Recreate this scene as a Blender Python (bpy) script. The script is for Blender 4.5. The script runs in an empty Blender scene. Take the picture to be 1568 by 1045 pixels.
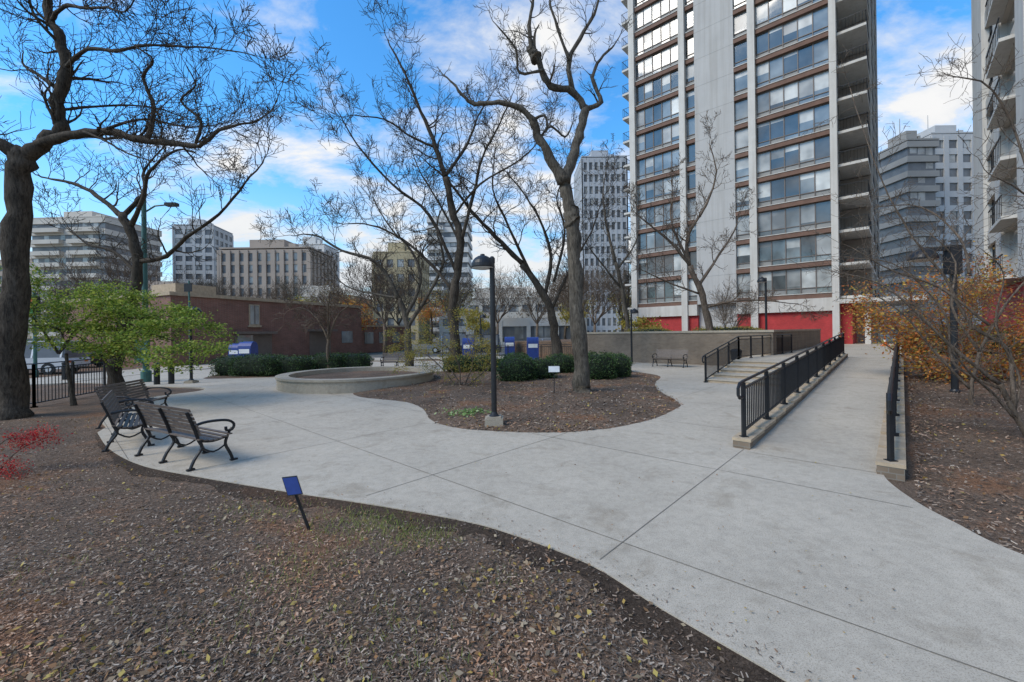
import bpy, bmesh, math, random
import mathutils
from mathutils import Vector, Matrix
R=math.radians
sc=bpy.context.scene
sc.view_settings.view_transform='Standard'
sc.view_settings.look='None'
sc.view_settings.exposure=0
RNG=random.Random(7)
V=Vector

# ------------------------------------------------------------ mesh builder
class MB:
    def __init__(s): s.v=[]; s.f=[]; s.m=[]
    def face(s,pts,m=0):
        b=len(s.v); s.v.extend([tuple(p) for p in pts]); s.f.append(tuple(range(b,b+len(pts)))); s.m.append(m)
    def boxv(s,o,x,y,z,m=0):
        o=V(o);x=V(x);y=V(y);z=V(z); b=len(s.v)
        s.v.extend([tuple(q) for q in (o,o+x,o+x+y,o+y,o+z,o+x+z,o+x+y+z,o+y+z)])
        for f in ((0,3,2,1),(4,5,6,7),(0,1,5,4),(1,2,6,5),(2,3,7,6),(3,0,4,7)):
            s.f.append(tuple(b+i for i in f)); s.m.append(m)
    def box(s,x0,x1,y0,y1,z0,z1,m=0):
        s.boxv((x0,y0,z0),(x1-x0,0,0),(0,y1-y0,0),(0,0,z1-z0),m)
    def bar(s,p,q,w,h,m=0):
        p=V(p);q=V(q);t=(q-p)
        if t.length<1e-6: return
        tn=t.normalized(); up=V((0,0,1))
        if abs(tn.z)>.9: up=V((0,1,0))
        x=tn.cross(up).normalized(); y=x.cross(tn).normalized()
        s.boxv(p-x*w/2-y*h/2,x*w,t,y*h,m)
    def tube(s,pts,rad,n=6,m=0,cap=True):
        k=len(pts); ref=None; b=len(s.v)
        for i in range(k):
            t=(pts[min(i+1,k-1)]-pts[max(i-1,0)])
            if t.length<1e-9: t=V((0,0,1))
            t.normalize()
            if ref is None:
                ref=V((1,0,0)) if abs(t.x)<.8 else V((0,1,0))
            x=ref-t*ref.dot(t)
            if x.length<1e-5: x=t.orthogonal()
            x.normalize(); ref=x; y=t.cross(x)
            r=rad[i]
            for j in range(n):
                a=2*math.pi*j/n
                s.v.append(tuple(pts[i]+x*(math.cos(a)*r)+y*(math.sin(a)*r)))
        for i in range(k-1):
            for j in range(n):
                j2=(j+1)%n
                s.f.append((b+i*n+j,b+i*n+j2,b+(i+1)*n+j2,b+(i+1)*n+j)); s.m.append(m)
        if cap:
            s.f.append(tuple(b+(k-1)*n+j for j in range(n))); s.m.append(m)
            s.f.append(tuple(b+j for j in range(n))[::-1]); s.m.append(m)
    def lathe(s,c,prof,n=24,m=0):
        c=V(c); b=len(s.v)
        for r,z in prof:
            for j in range(n):
                a=2*math.pi*j/n
                s.v.append((c.x+r*math.cos(a),c.y+r*math.sin(a),c.z+z))
        for i in range(len(prof)-1):
            for j in range(n):
                j2=(j+1)%n
                s.f.append((b+i*n+j,b+i*n+j2,b+(i+1)*n+j2,b+(i+1)*n+j)); s.m.append(m)
    def leaf(s,p,size,rng,m=0,flat=0.0,asp=.55):
        a=V((rng.gauss(0,1),rng.gauss(0,1),rng.gauss(0,1)*(1-flat))).normalized()
        q=V((rng.gauss(0,1),rng.gauss(0,1),rng.gauss(0,1)*(1-flat)))
        c=q-a*q.dot(a)
        if c.length<1e-4: c=a.orthogonal()
        c.normalize(); a=a*size*.5; c=c*size*.5*asp; p=V(p)
        s.face((p-a,p+c,p+a,p-c),m)
    def build(s,name,mats,smooth=False,parent=None,fix=False):
        me=bpy.data.meshes.new(name); me.from_pydata(s.v,[],s.f)
        for mt in mats: me.materials.append(mt)
        me.polygons.foreach_set('material_index',s.m)
        if smooth: me.polygons.foreach_set('use_smooth',[True]*len(s.f))
        me.update()
        if fix:
            bm=bmesh.new(); bm.from_mesh(me); bmesh.ops.recalc_face_normals(bm,faces=bm.faces); bm.to_mesh(me); bm.free()
        ob=bpy.data.objects.new(name,me); sc.collection.objects.link(ob)
        if parent: ob.parent=parent
        return ob

# ------------------------------------------------------------ materials
def ramp(nt,stops,fac=None,interp='LINEAR'):
    n=nt.nodes.new('ShaderNodeValToRGB'); cr=n.color_ramp; cr.interpolation=interp
    while len(cr.elements)>1: cr.elements.remove(cr.elements[0])
    cr.elements[0].position=stops[0][0]; cr.elements[0].color=(*stops[0][1],1)
    for p,c in stops[1:]:
        e=cr.elements.new(p); e.color=(*c,1)
    if fac is not None: nt.links.new(fac,n.inputs[0])
    return n
def noise(nt,scale,detail=4,rough=.55,vec=None,dist=0):
    n=nt.nodes.new('ShaderNodeTexNoise'); n.inputs['Scale'].default_value=scale
    n.inputs['Detail'].default_value=detail; n.inputs['Roughness'].default_value=rough
    n.inputs['Distortion'].default_value=dist
    if vec is not None: nt.links.new(vec,n.inputs['Vector'])
    return n
def base(name):
    m=bpy.data.materials.new(name); m.use_nodes=True
    nt=m.node_tree; b=nt.nodes['Principled BSDF']; return m,nt,b
def pos(nt): 
    return nt.nodes.new('ShaderNodeNewGeometry').outputs['Position']
def mixc(nt,a,b,fac,mode='MIX'):
    n=nt.nodes.new('ShaderNodeMix'); n.data_type='RGBA'; n.blend_type=mode
    for sock,val in ((n.inputs[0],fac),(n.inputs[6],a),(n.inputs[7],b)):
        if isinstance(val,(int,float)): sock.default_value=val
        elif isinstance(val,tuple): sock.default_value=(*val,1)
        else: nt.links.new(val,sock)
    return n.outputs[2]
def bump(nt,b,h,strength=.3,dist=.02):
    n=nt.nodes.new('ShaderNodeBump'); n.inputs['Strength'].default_value=strength; n.inputs['Distance'].default_value=dist
    nt.links.new(h,n.inputs['Height']); nt.links.new(n.outputs[0],b.inputs['Normal'])
def mat(name,col,rough=.8,var=.18,scale=3,bs=0,bscale=30,metal=0,spec=.4,streak=0):
    m,nt,b=base(name); P=pos(nt)
    n=noise(nt,scale,6,.6,P)
    lo=tuple(c*(1-var) for c in col); hi=tuple(min(1,c*(1+var)) for c in col)
    r=ramp(nt,[(.3,lo),(.7,hi)],n.outputs[0]); col_=r.outputs[0]
    if streak:
        mp=nt.nodes.new('ShaderNodeMapping'); mp.inputs['Scale'].default_value=(1.6,1.6,.06); nt.links.new(P,mp.inputs[0])
        n3=noise(nt,1.6,5,.7,mp.outputs[0]); r3=ramp(nt,[(.35,(.82,.80,.77)),(.55,(1,1,1))],n3.outputs[0]); col_=mixc(nt,col_,r3.outputs[0],streak,'MULTIPLY')
    nt.links.new(col_,b.inputs['Base Color'])
    b.inputs['Roughness'].default_value=rough; b.inputs['Metallic'].default_value=metal
    b.inputs['Specular IOR Level'].default_value=spec
    if bs:
        n2=noise(nt,bscale,4,.6,P); bump(nt,b,n2.outputs[0],bs,.02)
    return m
def island_mat(name,cols,rough=.7,trans=0,patch=0):
    m,nt,b=base(name); g=nt.nodes.new('ShaderNodeNewGeometry')
    st=[(i/len(cols),c) for i,c in enumerate(cols)]
    r=ramp(nt,st,g.outputs['Random Per Island'],'CONSTANT'); col=r.outputs[0]
    if patch:
        n=noise(nt,.7,5,.65,g.outputs['Position']); r2=ramp(nt,[(.36,(.58,.57,.56)),(.5,(1,.95,.90)),(.62,(1.45,1.03,.77)),(.75,(.95,.91,.88))],n.outputs[0])
        col=mixc(nt,col,r2.outputs[0],patch,'MULTIPLY')
    nt.links.new(col,b.inputs['Base Color']); b.inputs['Roughness'].default_value=rough
    b.inputs['Specular IOR Level'].default_value=.25
    if trans:
        out=nt.nodes['Material Output']; t=nt.nodes.new('ShaderNodeBsdfTranslucent'); nt.links.new(col,t.inputs[0])
        mx=nt.nodes.new('ShaderNodeMixShader'); mx.inputs[0].default_value=trans
        nt.links.new(b.outputs[0],mx.inputs[1]); nt.links.new(t.outputs[0],mx.inputs[2]); nt.links.new(mx.outputs[0],out.inputs[0])
    return m

def mk_mulch(name,dark=1.0):
    m,nt,b=base(name); P=pos(nt)
    n1=noise(nt,38,6,.75,P,1.2); n2=noise(nt,.6,5,.65,P); n3=noise(nt,120,3,.7,P,2)
    r1=ramp(nt,[(.3,(.038*dark,.029*dark,.022*dark)),(.46,(.125*dark,.092*dark,.068*dark)),(.58,(.225*dark,.167*dark,.125*dark)),(.74,(.38*dark,.30*dark,.23*dark))],n1.outputs[0])
    r2=ramp(nt,[(.35,(.68,.66,.64)),(.52,(1,.96,.92)),(.64,(1.38,1.0,.76))],n2.outputs[0])
    c=mixc(nt,r1.outputs[0],r2.outputs[0],1.0,'MULTIPLY')
    r3=ramp(nt,[(.35,(.6,.6,.6)),(.65,(1.5,1.45,1.4))],n3.outputs[0])
    c=mixc(nt,c,r3.outputs[0],.8,'MULTIPLY')
    nt.links.new(c,b.inputs['Base Color']); b.inputs['Roughness'].default_value=.95; b.inputs['Specular IOR Level'].default_value=.15
    bump(nt,b,n1.outputs[0],.8,.03)
    return m
MULCH=mk_mulch('mulch'); SOIL=mk_mulch('soil',.45)

def mk_concrete(name,col):
    m,nt,b=base(name); P=pos(nt)
    n1=noise(nt,.5,5,.6,P); n2=noise(nt,9,5,.7,P); n3=noise(nt,120,3,.7,P); n4=noise(nt,1.7,6,.7,P,.6)
    r1=ramp(nt,[(.3,tuple(c*.87 for c in col)),(.7,tuple(c*1.07 for c in col))],n1.outputs[0])
    r2=ramp(nt,[(.3,(.85,.85,.84)),(.6,(1.05,1.05,1.04))],n2.outputs[0])
    r3=ramp(nt,[(.34,(.52,.50,.47)),(.47,(1,1,1)),(.72,(1.2,1.2,1.18))],n3.outputs[0])
    c=mixc(nt,r1.outputs[0],r2.outputs[0],.9,'MULTIPLY'); c=mixc(nt,c,r3.outputs[0],.85,'MULTIPLY')
    r4=ramp(nt,[(.30,(.74,.715,.68)),(.46,(1,1,1))],n4.outputs[0]); c=mixc(nt,c,r4.outputs[0],.85,'MULTIPLY')
    vo=nt.nodes.new('ShaderNodeTexVoronoi'); vo.inputs['Scale'].default_value=1.3; nt.links.new(P,vo.inputs['Vector'])
    r5=ramp(nt,[(.015,(.5,.48,.46)),(.04,(1,1,1))],vo.outputs['Distance']); c=mixc(nt,c,r5.outputs[0],.5,'MULTIPLY')
    nt.links.new(c,b.inputs['Base Color']); b.inputs['Roughness'].default_value=.85; b.inputs['Specular IOR Level'].default_value=.25
    bump(nt,b,n3.outputs[0],.25,.005); return m
CONC=mk_concrete('concrete_paving',(.450,.392,.315))
CONC2=mk_concrete('concrete_kerb',(.37,.32,.25))
JOINT=mat('joint_dark',(.17,.15,.12),.9)
ASPH=mat('asphalt',(.10,.098,.095),.9,.2,4,.3,60)
GRASSY=mat('far_ground',(.15,.14,.11),.95,.35,.08)

def mk_bark(name,c0,c1):
    m,nt,b=base(name); P=pos(nt)
    mp=nt.nodes.new('ShaderNodeMapping'); mp.inputs['Scale'].default_value=(1,1,.22); nt.links.new(P,mp.inputs[0])
    n1=noise(nt,22,6,.7,mp.outputs[0],.6); n2=noise(nt,2,3,.5,P)
    r=ramp(nt,[(.32,c0),(.68,c1)],n1.outputs[0])
    r2=ramp(nt,[(.35,(.75,.75,.72)),(.65,(1.2,1.2,1.15))],n2.outputs[0])
    nt.links.new(mixc(nt,r.outputs[0],r2.outputs[0],1.0,'MULTIPLY'),b.inputs['Base Color'])
    b.inputs['Roughness'].default_value=.95; b.inputs['Specular IOR Level'].default_value=.15
    bump(nt,b,n1.outputs[0],.9,.03); return m
BARK=mk_bark('bark_dark',(.024,.019,.015),(.12,.098,.078))
BARK2=mk_bark('bark_grey',(.036,.031,.025),(.175,.148,.12))
BARKR=mk_bark('bark_brown',(.06,.045,.035),(.23,.175,.135))

def mk_brick(name,c1,c2,mortar,bw=.22,bh=.075):
    m,nt,b=base(name)
    g=nt.nodes.new('ShaderNodeNewGeometry'); sx=nt.nodes.new('ShaderNodeSeparateXYZ'); nt.links.new(g.outputs['Position'],sx.inputs[0])
    ad=nt.nodes.new('ShaderNodeMath'); ad.operation='SUBTRACT'; nt.links.new(sx.outputs[0],ad.inputs[0]); nt.links.new(sx.outputs[1],ad.inputs[1])
    cb=nt.nodes.new('ShaderNodeCombineXYZ'); nt.links.new(ad.outputs[0],cb.inputs[0]); nt.links.new(sx.outputs[2],cb.inputs[1])
    br=nt.nodes.new('ShaderNodeTexBrick'); nt.links.new(cb.outputs[0],br.inputs['Vector'])
    br.inputs['Color1'].default_value=(*c1,1); br.inputs['Color2'].default_value=(*c2,1); br.inputs['Mortar'].default_value=(*mortar,1)
    br.inputs['Scale'].default_value=1; br.inputs['Brick Width'].default_value=bw; br.inputs['Row Height'].default_value=bh; br.inputs['Mortar Size'].default_value=.008
    n=noise(nt,1.2,5,.6,g.outputs['Position']); r=ramp(nt,[(.3,(.78,.78,.78)),(.7,(1.15,1.15,1.15))],n.outputs[0])
    nt.links.new(mixc(nt,br.outputs[0],r.outputs[0],1.0,'MULTIPLY'),b.inputs['Base Color']); b.inputs['Roughness'].default_value=.9
    return m
BRICK=mk_brick('brick_redbrown',(.23,.10,.072),(.17,.075,.055),(.22,.17,.135))
BRICKRED=mk_brick('brick_painted_red',(.50,.048,.045),(.41,.038,.038),(.30,.05,.05))
BRICKBR=mk_brick('brick_brown',(.20,.15,.105),(.155,.115,.08),(.20,.175,.14))
SPAND=mat('spandrel_brown',(.17,.098,.070),.8,.15,2)
def glass(name,col,rough=.08,coat=1.5,spec=.7):
    m,nt,b=base(name); P=pos(nt); n=noise(nt,.35,3,.6,P)
    r=ramp(nt,[(.35,tuple(c*.5 for c in col)),(.65,tuple(c*1.5 for c in col))],n.outputs[0]); nt.links.new(r.outputs[0],b.inputs['Base Color'])
    b.inputs['Roughness'].default_value=rough; b.inputs['Specular IOR Level'].default_value=spec
    b.inputs['Coat Weight'].default_value=1.0; b.inputs['Coat IOR'].default_value=coat; b.inputs['Coat Roughness'].default_value=.03
    n2=noise(nt,.8,2,.5,P); bump(nt,b,n2.outputs[0],.06,.1)
    return m
GLD=glass('glass_dark',(.065,.068,.068)); GLB=glass('glass_grey',(.18,.19,.185))
BLW=glass('blind_white',(.46,.46,.43),.3,1.3); BLG=glass('blind_grey',(.27,.27,.255),.3,1.3)
WHITE=mat('white_concrete',(.57,.54,.49),.8,.07,1.2,streak=.7)
STUC=mat('stucco_light',(.45,.435,.41),.9,.06,.4,streak=.7)
FRAME=mat('window_frame',(.15,.12,.10),.5,.1)
PANEL=mat('panel_grey',(.24,.235,.22),.5,.12,.7)
BALW=mat('balcony_wall',(.32,.28,.24),.8,.1,.7)
BLACK=mat('black_iron',(.02,.021,.023),.42,.2,8,metal=.2)
SLAT=mat('bench_slat',(.13,.10,.08),.55,.3,14)
LENS=mat('lamp_lens',(.55,.56,.55),.3,.05)
POLEG=mat('green_pole',(.05,.13,.11),.5,.2)
BLUE=mat('blue_plastic',(.02,.045,.20),.45,.2,8)
SIGNW=mat('sign_white',(.7,.7,.68),.5,.1)
TAN=mat('stone_tan',(.40,.31,.21),.85,.2,5,.2,40)

# ------------------------------------------------------------ site frame (aligned with ramp / tower)
def S(a,p,z=0): return V((3.96+.677*a-.736*p, 7.03+.736*a+.677*p, z))
def sbox(mb,a0,a1,p0,p1,z0,z1,m=0):
    o=S(a0,p0,z0); mb.boxv(o,S(a1,p0,z0)-o,S(a0,p1,z0)-o,(0,0,z1-z0),m)
def catmull(P,closed=False,k=4):
    out=[];n=len(P)
    rng=range(n) if closed else range(n-1)
    for i in rng:
        p0=P[(i-1)%n] if closed or i>0 else P[0]; p1=P[i]; p2=P[(i+1)%n]; p3=P[(i+2)%n] if closed or i+2<n else P[-1]
        for j in range(k):
            t=j/k
            out.append(tuple(.5*((2*b)+(-a+c)*t+(2*a-5*b+4*c-d)*t*t+(-a+3*b-3*c+d)*t**3) for a,b,c,d in zip(p0,p1,p2,p3)))
    if not closed: out.append(tuple(P[-1]))
    return out
def pip(x,y,poly):
    c=False;n=len(poly);j=n-1
    for i in range(n):
        yi=poly[i][1];yj=poly[j][1]
        if (yi>y)!=(yj>y):
            if x<(poly[j][0]-poly[i][0])*(y-yi)/(yj-yi)+poly[i][0]: c=not c
        j=i
    return c
def slab(name,poly,z,m,thick=.06):
    bm=bmesh.new(); vs=[bm.verts.new((x,y,z)) for x,y in poly]; f=bm.faces.new(vs)
    if f.normal.z<0: f.normal_flip()
    vb=[bm.verts.new((x,y,z-thick)) for x,y in poly]
    n=len(poly)
    for i in range(n): bm.faces.new((vs[i],vb[i],vb[(i+1)%n],vs[(i+1)%n]))
    bmesh.ops.triangulate(bm,faces=[f])
    bmesh.ops.recalc_face_normals(bm,faces=bm.faces)
    me=bpy.data.meshes.new(name); bm.to_mesh(me); bm.free(); me.materials.append(m)
    ob=bpy.data.objects.new(name,me); sc.collection.objects.link(ob); return ob

# ground
mb=MB(); mb.face([(-3000,-800,-.06),(3000,-800,-.06),(3000,4000,-.06),(-3000,4000,-.06)]); mb.build('ground',[GRASSY])
mb=MB()
def gz(x,y): return .012*math.sin(x*1.7+.4*y)+.012*math.sin(y*2.1-x*.6)-.004
gx=[-34+i*.75 for i in range(92)]; gy=[-6+j*.75 for j in range(55)]
for y in gy:
    for x in gx: mb.v.append((x,y,gz(x,y)))
for j in range(len(gy)-1):
    for i in range(len(gx)-1):
        a=j*len(gx)+i; mb.f.append((a,a+1,a+1+len(gx),a+len(gx))); mb.m.append(0)
mb.build('mulch_bed',[MULCH],smooth=True)

front=[(-8.72,8.9),(-7.23,7.59),(-5.81,6.6),(-4.5,6.01),(-2.87,5.37),(-1.74,4.96),(-.61,4.5),(-.05,4.17),(.62,3.61),(.99,3.07),(1.28,2.68),(1.49,2.4),(1.75,2.0),(2.1,1.2),(2.3,0),(2.3,-5)]
right=[(5.6,-5),(5.4,0),(4.9,1.8),(4.5,3.0),(4.35,3.76),(4.41,4.2),(4.52,4.75),(4.8,5.45),(5.15,5.95)]
hard=[tuple(S(0.1,-1.7)[:2]),tuple(S(17,-1.7)[:2]),tuple(S(17,3)[:2]),tuple(S(17,14)[:2]),(0,30),(-6,31),(-14,31),(-18,27),(-20,24),(-20,19.2)]
left=[(-17.8,18.6),(-14.5,17.2),(-12.2,16.6),(-11.5,15.6),(-11.9,14.4),(-12.0,13.6),(-11.3,12.2),(-9.97,10.3),(-9.05,9.45)]
PAVE=catmull(front)+catmull(right)+hard+catmull(left)
slab('plaza_pavement',PAVE,.035,CONC,.08)
isl=[(-4.82,13.4),(-3.1,12.26),(-2.36,11.0),(-1.96,9.8),(-1.47,9.06),(-.6,8.53),(.82,8.28),(1.9,8.55),(3.1,9.42),(4.18,10.7),(4.6,11.65),(4.85,13.98),(5.4,16),(6.4,18.3),(6.15,20),(5.1,21.3),(2.7,22.8),(-2.9,22.8),(-4.6,21),(-5.6,18.5),(-5.6,15)]
ISL=catmull(isl,True,4)
def mound(name,poly,h,m,step=.3,z0=.03):
    xs=[p[0] for p in poly]; ys=[p[1] for p in poly]
    def dist(x,y):
        d=1e9;n=len(poly)
        for i in range(n):
            ax,ay=poly[i];bx,by=poly[(i+1)%n];dx=bx-ax;dy=by-ay
            t=max(0,min(1,((x-ax)*dx+(y-ay)*dy)/(dx*dx+dy*dy+1e-9)))
            d=min(d,math.hypot(x-ax-t*dx,y-ay-t*dy))
        return d
    pts=[V(p) for p in poly]; ne=len(pts); edges=[(i,(i+1)%ne) for i in range(ne)]
    y=min(ys)
    while y<max(ys):
        x=min(xs)
        while x<max(xs):
            if pip(x,y,poly) and dist(x,y)>step*.5: pts.append(V((x+RNG.uniform(-.08,.08),y+RNG.uniform(-.08,.08))))
            x+=step
        y+=step
    r=mathutils.geometry.delaunay_2d_cdt(pts,edges,[],1,1e-4)
    mb=MB()
    for p in r[0]:
        d=dist(p.x,p.y); mb.v.append((p.x,p.y,z0+h*(1-math.exp(-d/.8))+ (RNG.uniform(-.012,.02) if d>.05 else 0)))
    for f in r[2]: mb.f.append(tuple(f)); mb.m.append(0)
    return mb.build(name,[m],smooth=True,fix=True)
mound('mulch_island',ISL,.12,MULCH,.35)
bed2=catmull([(-15,20.6),(-13.9,19.9),(-11,20.6),(-8.3,22.4),(-7.8,24.5),(-11,26),(-15.5,24.5)],True,3)
mound('hedge_bed',bed2,.08,MULCH,.6)
FR=catmull(front,False,8); mb=MB()
def swid(i):
    i=i/2; return (.24+.07*math.sin(i*.9)+.05*math.sin(i*2.3)+.03*math.sin(i*5.1))*min(1,.1+i/16)
for i in range(len(FR)-1):
    def off(k,w):
        a=V(FR[max(k-1,0)]);b=V(FR[min(k+1,len(FR)-1)]);t=(b-a).normalized(); nrm=V((t.y,-t.x)); 
        return V(FR[k])+nrm*w
    a=V(FR[i]);b=V(FR[i+1]);c=off(i+1,swid(i+1));d=off(i,swid(i))
    mb.face([(a.x,a.y,.024),(b.x,b.y,.024),(c.x,c.y,gz(c.x,c.y)+.002),(d.x,d.y,gz(d.x,d.y)+.002)])
mb.build('soil_strip',[SOIL])
mb=MB()
e1=V((.677,.736)); e2=V((.736,-.677)); O=V((1.0,3.95))
def inp(q): return pip(q.x,q.y,PAVE) and not pip(q.x,q.y,ISL)
for k in range(-9,9):
    for (o,d) in ((O+e2*k*2.9,e1),(O+e1*k*2.75,e2)):
        t=-16
        while t<26:
            a=o+d*t; b=o+d*(t+.3); 
            if inp(a) and inp(b) and a.y>-2:
                nrm=V((-d.y,d.x))*.0045
                mb.face([(a.x-nrm.x,a.y-nrm.y,.039),(b.x-nrm.x,b.y-nrm.y,.039),(b.x+nrm.x,b.y+nrm.y,.039),(a.x+nrm.x,a.y+nrm.y,.039)])
            t+=.3
mb.build('pavement_joints',[JOINT])

k_=1.12
CHIP=island_mat('wood_chips',[tuple(c*k_ for c in q) for q in [(.22,.165,.125),(.10,.072,.054),(.27,.21,.16),(.075,.055,.042),(.18,.122,.085),(.33,.27,.215),(.15,.095,.063),(.23,.18,.14),(.095,.072,.056),(.27,.17,.11),(.15,.122,.10),(.38,.325,.265)]],.9,0,.9)
LITTER=island_mat('fallen_leaves',[(.40,.26,.07),(.27,.15,.07),(.22,.15,.09),(.38,.30,.20),(.32,.17,.08),(.46,.35,.10),(.18,.13,.09),(.33,.24,.15)],.7,.2)
mbc=MB(); mbl=MB(); rg=random.Random(3)
FRp=[p for p in PAVE[::2]]
def chip(mb,x,y,z,rg,l0=.010,l1=.038):
    l=rg.uniform(l0,l1); w=l*rg.uniform(.14,.45); a=rg.uniform(0,math.pi); tz=rg.uniform(-.4,.4); tw=rg.uniform(-.5,.5)
    dx=V((math.cos(a),math.sin(a),tz))*l*.5; dy=V((-math.sin(a),math.cos(a),tw))*w*.5; p=V((x,y,z))
    mb.face((p-dx-dy,p+dx-dy*.7,p+dx*.9+dy,p-dx+dy*.8))
FRc=FR[::2]
def near_edge(x,y):
    d=9
    for i in range(0,len(FRc)-1):
        d=min(d,math.hypot(x-FRc[i][0],y-FRc[i][1]))
    return d
for i in range(125000):
    D=1.7*(11/1.7)**rg.random(); x=rg.uniform(-1.3,.9)*D; y=D
    if x>.4*D and y>3.4 : continue
    if pip(x,y,FRp): continue
    z=gz(x,y)+rg.uniform(.002,.024)
    if D<6.5:
        d=near_edge(x,y)
        if d<.38:
            if rg.random()>.16+.7*max(0,d-.10)/.28: continue
            z+=.02*max(0,1-d/.3)
    patch=math.sin(x*1.9+1)+math.sin(y*2.3-x)
    if rg.random()<.03 or (patch>.9 and rg.random()<.06): mbl.leaf((x,y,z+.012),rg.uniform(.02,.06),rg,0,.6,.6)
    else: chip(mbc,x,y,z,rg)
for i in range(22000):
    a=rg.uniform(-4,11); p=-1.95-rg.random()**1.5*7; q=S(a,p)
    if pip(q.x,q.y,FRp) or q.y<1.5 : continue
    z=(max(0,.038*a)+.05) if a>0 else gz(q.x,q.y)+rg.uniform(.003,.03)
    if rg.random()<.04: mbl.leaf((q.x,q.y,z+.02),rg.uniform(.03,.07),rg,0,.6,.6)
    else: chip(mbc,q.x,q.y,z+rg.uniform(0,.02),rg,.02,.06)
for i in range(17000):
    x=rg.uniform(-5,6); y=8.2+rg.random()**1.6*13
    if not pip(x,y,ISL): continue
    e=min(math.hypot(x-q[0],y-q[1]) for q in ISL[::2])
    z=.03+.12*(1-math.exp(-max(0,e-.1)/.8))+rg.uniform(.01,.03)
    if rg.random()<.12: mbl.leaf((x,y,z+.015),rg.uniform(.04,.075),rg,0,.6,.6)
    else: chip(mbc,x,y,z,rg,.03,.09)
for i in range(620):
    D=2.3*(16/2.3)**rg.random(); x=rg.uniform(-.9,.9)*D
    if pip(x,D,FRp) and not pip(x,D,ISL): mbl.leaf((x,D,.05),rg.uniform(.012,.032),rg,0,.93,.6)
for i in range(500):
    k=rg.randrange(10,len(FR)-14); x=FR[k][0]+abs(rg.gauss(0,.10)); y=FR[k][1]+abs(rg.gauss(0,.10))
    if pip(x,y,PAVE): chip(mbc,x,y,.043,rg,.008,.025)
mbc.build('wood_chip_mulch',[CHIP]); mbl.build('leaf_litter',[LITTER])
GRASS=island_mat('grass_blades',[(.17,.22,.05),(.26,.28,.07),(.34,.31,.10),(.13,.17,.045)],.7,.3)
mb=MB()
for cx,cy,n,sp in ((-1.5,4.5,1000,.6),(-.9,4.15,450,.35),(-1.9,3.7,250,.5),(-2.9,4.9,200,.5),(-1.0,2.9,180,.5),(-4,3.6,140,.8),(-.5,2.5,90,.4),(-2.0,3.0,180,.6),(-.1,3.4,140,.3),(-3,2.4,100,.5)):
    for i in range(n):
        x=rg.gauss(cx,sp*.6);y=rg.gauss(cy,sp*.4)
        if pip(x,y,FRp): continue
        h=rg.uniform(.02,.06);a=rg.uniform(0,6.28);w=.003
        mb.face([(x-w,y,.0),(x+w,y,.0),(x+math.cos(a)*h*.7,y+math.sin(a)*h*.7,h)])
mb.build('grass_tufts',[GRASS])

# ------------------------------------------------------------ ramp, stairs, upper plaza, walls, rails
Z1=.66
mb=MB()
def pr(a): return .036+max(0,a)*Z1/16.5
mb.face([S(-.3,-1.56,.039),S(-.3,0,.039),S(16.5,0,pr(16.5)),S(16.5,-1.56,pr(16.5))])
for a in (1.2,4,6.8,9.6,12.4,15.2):
    mb.face([S(a,-1.5,pr(a)+.002),S(a,-.05,pr(a)+.002),S(a+.01,-.05,pr(a)+.003),S(a+.01,-1.5,pr(a)+.003)],1)
mb.build('access_ramp',[CONC,JOINT])
mb=MB()
for p0,p1,aa in ((.0,.26,-.15),(-1.85,-1.57,-.35)):
    a=aa
    while a<16.3:
        z=pr(a)+.17; sbox(mb,a,a+.93,p0,p1,-.02,z-.05,1); sbox(mb,a-.01,a+.915,p0-.012,p1+.012,z-.049,z,0); a+=.94
mb.build('ramp_kerb',[TAN,BRICKBR])
mb=MB()
for i in range(5):
    a=8.9+i*.85; z=.036+(i+1)*.125
    sbox(mb,a,a+.86 if i<4 else a+1.4,.28,3.7,-.02,z-.04,0); sbox(mb,a-.03,a+.845 if i<4 else a+1.4,.275,3.705,z-.039,z,1)
mb.build('stairs',[TAN,CONC])
mb=MB(); sbox(mb,13.6,16.5,.27,3.75,-.02,Z1,0); sbox(mb,16.5,36.4,-2.4,3.9,-.02,Z1+.02,0); sbox(mb,36.4,90,-5.5,1.9,-.02,Z1+.02,0)
mb.build('upper_plaza',[CONC])
mb=MB(); sbox(mb,17,17.35,3,14.2,0,1.85,0); sbox(mb,16.95,17.4,2.95,14.25,1.852,1.97,1); sbox(mb,17.41,34,3.0,3.3,.0,1.85,0); sbox(mb,17.42,34,2.96,3.34,1.852,1.97,1)
mb.build('retaining_wall',[BRICKBR,CONC2])
mb=MB(); sbox(mb,17.36,36.3,3.31,22,.0,1.3,0); mb.build('raised_bed',[MULCH])
mb=MB(); na,npp=40,22
for i in range(na+1):
    for j in range(npp+1):
        a=-1+i*.95; p=-1.80-j*.8; q=S(a,p); mb.v.append((q.x,q.y,-.02+ (max(0,a)*.038+.045)*(1 if a>0 else 0)+ (RNG.uniform(-.02,.03) if a>0 and j>0 else 0)))
for i in range(na):
    for j in range(npp):
        k=i*(npp+1)+j; mb.f.append((k,k+1,k+npp+2,k+npp+1)); mb.m.append(0)
mb.build('sloped_mulch_bed',[MULCH],smooth=True,fix=True)

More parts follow.
